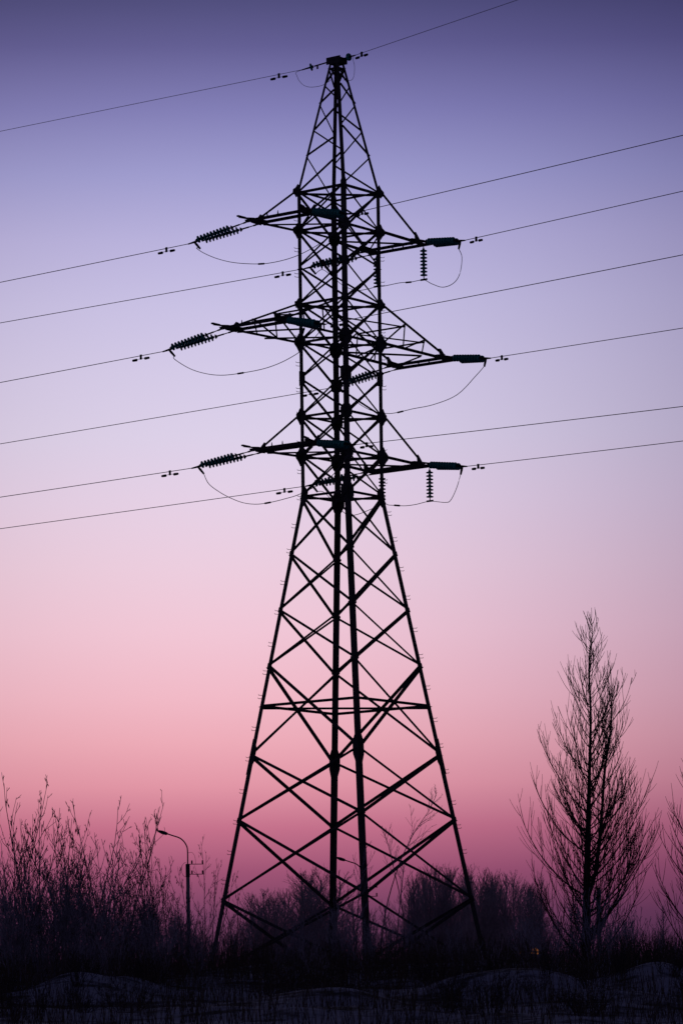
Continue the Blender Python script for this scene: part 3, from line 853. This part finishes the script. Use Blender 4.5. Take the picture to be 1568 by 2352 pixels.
# (px, top row, distance, prototype, label)
LEFT = [(12, 1800, 112, 0, 'A', 'bare shrub with seed clusters at the left edge of the photo'),
        (62, 1885, 118, 1, 'A', None), (100, 1795, 109, 2, 'A', 'tall bare shrub with seeds, second from the left edge of the photo'),
        (150, 1930, 121, 0, 'B', None), (190, 1848, 114, 1, 'B', 'pale frosted shrub with a feathery top in the middle of the left thicket'),
        (262, 1826, 110, 3, 'A', 'bare shrub with bunches of seeds and two tall shoots, left of the street lamp'),
        (300, 1985, 119, 2, 'B', None), (330, 1905, 115, 0, 'A', None), (375, 1878, 112, 1, 'A', 'bare shrub with hanging seeds in front of the street lamp head'),
        (415, 2040, 120, 0, 'B', None), (478, 1935, 113, 2, 'A', 'slim bare shrub with seeds between the street lamp and the pylon'),
        (535, 2030, 117, 3, 'A', 'low bare shrub with seeds overlapping the left foot of the pylon'),
        (35, 1945, 106, 1, 'B', None), (220, 1975, 107, 2, 'B', None), (130, 1960, 104, 0, 'B', None), (350, 2055, 106, 1, 'B', None), (-20, 1850, 108, 3, 'A', None),
        (20, 1985, 116, 1, 'B', None), (115, 2000, 117, 0, 'B', None), (170, 1985, 111, 1, 'B', None), (240, 2010, 115, 0, 'B', None), (310, 2040, 110, 2, 'B', None), (380, 2065, 116, 1, 'B', None), (60, 2010, 104, 2, 'B', None), (200, 2040, 105, 1, 'B', None),
        (270, 1995, 124, 0, 'B', None), (80, 1905, 126, 2, 'B', None), (445, 2085, 108, 2, 'B', None)]
for px, py, Y, k_, set_, lab in LEFT:
    p, h = hfor(px, py, Y)
    pr = (protoA if set_ == 'A' else protoB)[k_]
    H0 = 5.0 if set_ == 'A' else 4.2
    place(pr, p.x, Y, (h / H0 * .95, h / H0), rv.random() * 6.28, lab or 'bare twiggy shrub deep in the thicket left of the pylon', 'shrub', 'shrubs in the left thicket' if not lab else None)
# low brush along the bank and round the pylon's feet
protoC = [make_shrub('low_bush', 300 + i, 2.2, 11, .5, 0.0, 'frost', dense=1.15, rmin=0.006) for i in range(4)]
for i in range(48):
    px = -30 + 1640 * (i + rv.random() * .9) / 48; Y = rv.uniform(104, 132)
    top = 2090 + 40 * math.sin(px * .013) + rv.uniform(-30, 60)
    if 600 < px < 1130: top += 10
    p, h = hfor(px, top, Y); h = max(h, .9)
    place(protoC[i % 4], p.x, Y, (h / 2.2 * 1.05, h / 2.2), rv.random() * 6.28, 'low dark bush in the belt of brush below the pylon', 'bush', 'low bushes in the belt of brush')
protoD = [make_shrub('low_bush', 350 + i, 1.0, 10, .7, 0.0, 'bark', dense=2.2, rmin=0.005) for i in range(3)]
for i in range(46):
    px = rv.choice([rv.uniform(-20, 1600), rv.uniform(-20, 1600), rv.uniform(-20, 330), rv.uniform(980, 1150), rv.uniform(1250, 1600)]); Y = rv.uniform(74, 102)
    x = Xof(px, Y)
    place(protoD[i % 3], x, Y, (rv.uniform(.6, 1.3), rv.uniform(.4, 1.0)), rv.random() * 6.28, 'small dark tuft of brush standing in the snow in front', 'bush', 'brush tufts on the snow')
# slender saplings in front of the pylon
def sapling(px_pts, Y, seed, label, tw):
    rng = random.Random(seed)
    tp = [W(x, y, Y) for x, y in px_pts]; tp[0].z = ground_z(tp[0].x, Y) - .1
    base = tp[0].copy(); root = empty('sapling', base); tag(root, label, 'sapling')
    tr = np.array([tuple(p - base) for p in spline(tp, 4)])
    T = Twigs(4); T.add(tr, np.linspace(.026, .006, len(tr))); T.build('trunk', 'twig', root)
    T = Twigs(3); L = np.linalg.norm(tr[-1] - tr[0])
    for i in range(tw):
        f = .42 + .56 * (i + rng.random()) / tw
        p, d = at(tr, f)
        l = rng.uniform(.5, 1.15) * (1.2 - f)* 1.5
        q = path(rng, p, side_dir(rng, d, rng.uniform(.35, .75)), l, 5, .07, .05)
        T.add(q, np.linspace(.009, .005, len(q)))
        twig_out(rng, T, q, .008, l, 5, 0, .06, .005, .6)
    T.build('crown', 'frost', root)
sapling([(868, 2215), (884, 2100), (915, 1990), (950, 1915), (985, 1862), (1002, 1826)], 121, 5, 'frosted sapling leaning to the right across the near legs of the pylon', 15)
sapling([(812, 2215), (820, 2130), (824, 2060), (832, 1995), (836, 1950)], 122, 6, 'thin upright sapling in front of the near leg of the pylon', 9)
sapling([(905, 2210), (915, 2110), (922, 2040), (926, 1990)], 124, 8, 'short sapling just right of the near leg of the pylon', 7)
sapling([(930, 2215), (925, 2100), (905, 2000), (892, 1945), (880, 1905)], 123, 9, 'thin sapling leaning left behind the frosted one', 9)

# --- trees beyond the pylon
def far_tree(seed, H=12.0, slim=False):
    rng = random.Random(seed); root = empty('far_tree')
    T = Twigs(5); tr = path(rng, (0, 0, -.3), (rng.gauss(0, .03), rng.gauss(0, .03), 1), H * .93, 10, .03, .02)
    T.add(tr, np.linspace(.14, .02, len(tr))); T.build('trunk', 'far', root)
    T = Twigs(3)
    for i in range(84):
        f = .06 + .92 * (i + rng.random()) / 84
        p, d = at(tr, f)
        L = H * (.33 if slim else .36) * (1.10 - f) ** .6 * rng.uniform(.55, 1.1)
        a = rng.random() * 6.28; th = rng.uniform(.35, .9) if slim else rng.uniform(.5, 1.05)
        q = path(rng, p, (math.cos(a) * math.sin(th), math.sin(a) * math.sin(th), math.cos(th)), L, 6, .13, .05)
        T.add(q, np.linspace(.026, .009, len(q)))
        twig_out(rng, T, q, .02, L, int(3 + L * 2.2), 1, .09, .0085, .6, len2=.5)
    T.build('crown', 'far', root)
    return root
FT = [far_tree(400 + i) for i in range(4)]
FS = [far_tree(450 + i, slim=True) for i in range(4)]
TOPS = [(-40, 2040), (300, 2040), (440, 2060), (505, 2110), (550, 2085), (590, 2030), (640, 1998), (690, 1980), (745, 1985), (790, 2030), (835, 2065), (880, 2040), (930, 1995), (985, 1966), (1050, 1960), (1110, 1985), (1170, 1980), (1225, 1995), (1280, 2050), (1380, 2075), (1480, 2065), (1620, 2040)]
xs_, ys_ = zip(*TOPS)
NF = 92
for i in range(NF):
    px = -30 + 1640 * (i + .5 + rv.uniform(-.45, .45)) / NF
    if i % 2 == 0: px = rv.choice([rv.uniform(570, 780), rv.uniform(900, 1240), rv.uniform(930, 1240)])
    right = px > 890
    if right and i % 4 == 1: px = rv.uniform(940, 1250)
    Y = rv.uniform(215, 310)
    if abs(px - 431) < 25: Y = rv.uniform(240, 310)
    top = float(np.interp(px, xs_, ys_)) + (rv.uniform(-6, 40) if right else rv.uniform(-8, 45))
    p, h = hfor(px, top, Y)
    where = 'left of the pylon' if px < 500 else ('seen between the legs of the pylon' if px < 1090 else 'right of the pylon')
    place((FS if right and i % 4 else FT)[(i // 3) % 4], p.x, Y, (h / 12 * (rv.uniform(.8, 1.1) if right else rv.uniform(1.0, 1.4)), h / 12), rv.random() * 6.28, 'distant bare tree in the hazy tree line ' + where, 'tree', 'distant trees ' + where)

# --- dry stalks sticking out of the snow
def stalks():
    rng = random.Random(9); T = Twigs(3)
    for i in range(26000):
        Y = rng.uniform(68, 128); X = rng.uniform(-.092, .092) * Y
        dens = 0.35 + 0.65 * (0.5 + 0.5 * math.sin(X * 1.3 + Y * .4) * math.sin(X * .5 - Y * .23 + 1))
        if rng.random() > dens * (0.35 if Y < 98 else 1.0): continue
        h = rng.uniform(.25, 1.1) * (1.0 if Y > 95 else .75)
        z = ground_z(X, Y)
        q = path(rng, (X, Y, z - .04), (rng.gauss(0, .14), rng.gauss(0, .14), 1), h, 3, -.02, .08)
        T.add(q, np.linspace(.008, .004, len(q)))
    o = T.build('dry_grass', 'grass'); tag(o, 'dry grass stalks poking out of the snow', 'grass', None, 'stuff')
stalks()

# drop any prototype that was not placed
for pr in protoA + protoB + protoC + protoD + FT + FS:
    if pr.name not in USED:
        for ch in list(pr.children): bpy.data.objects.remove(ch)
        bpy.data.objects.remove(pr)
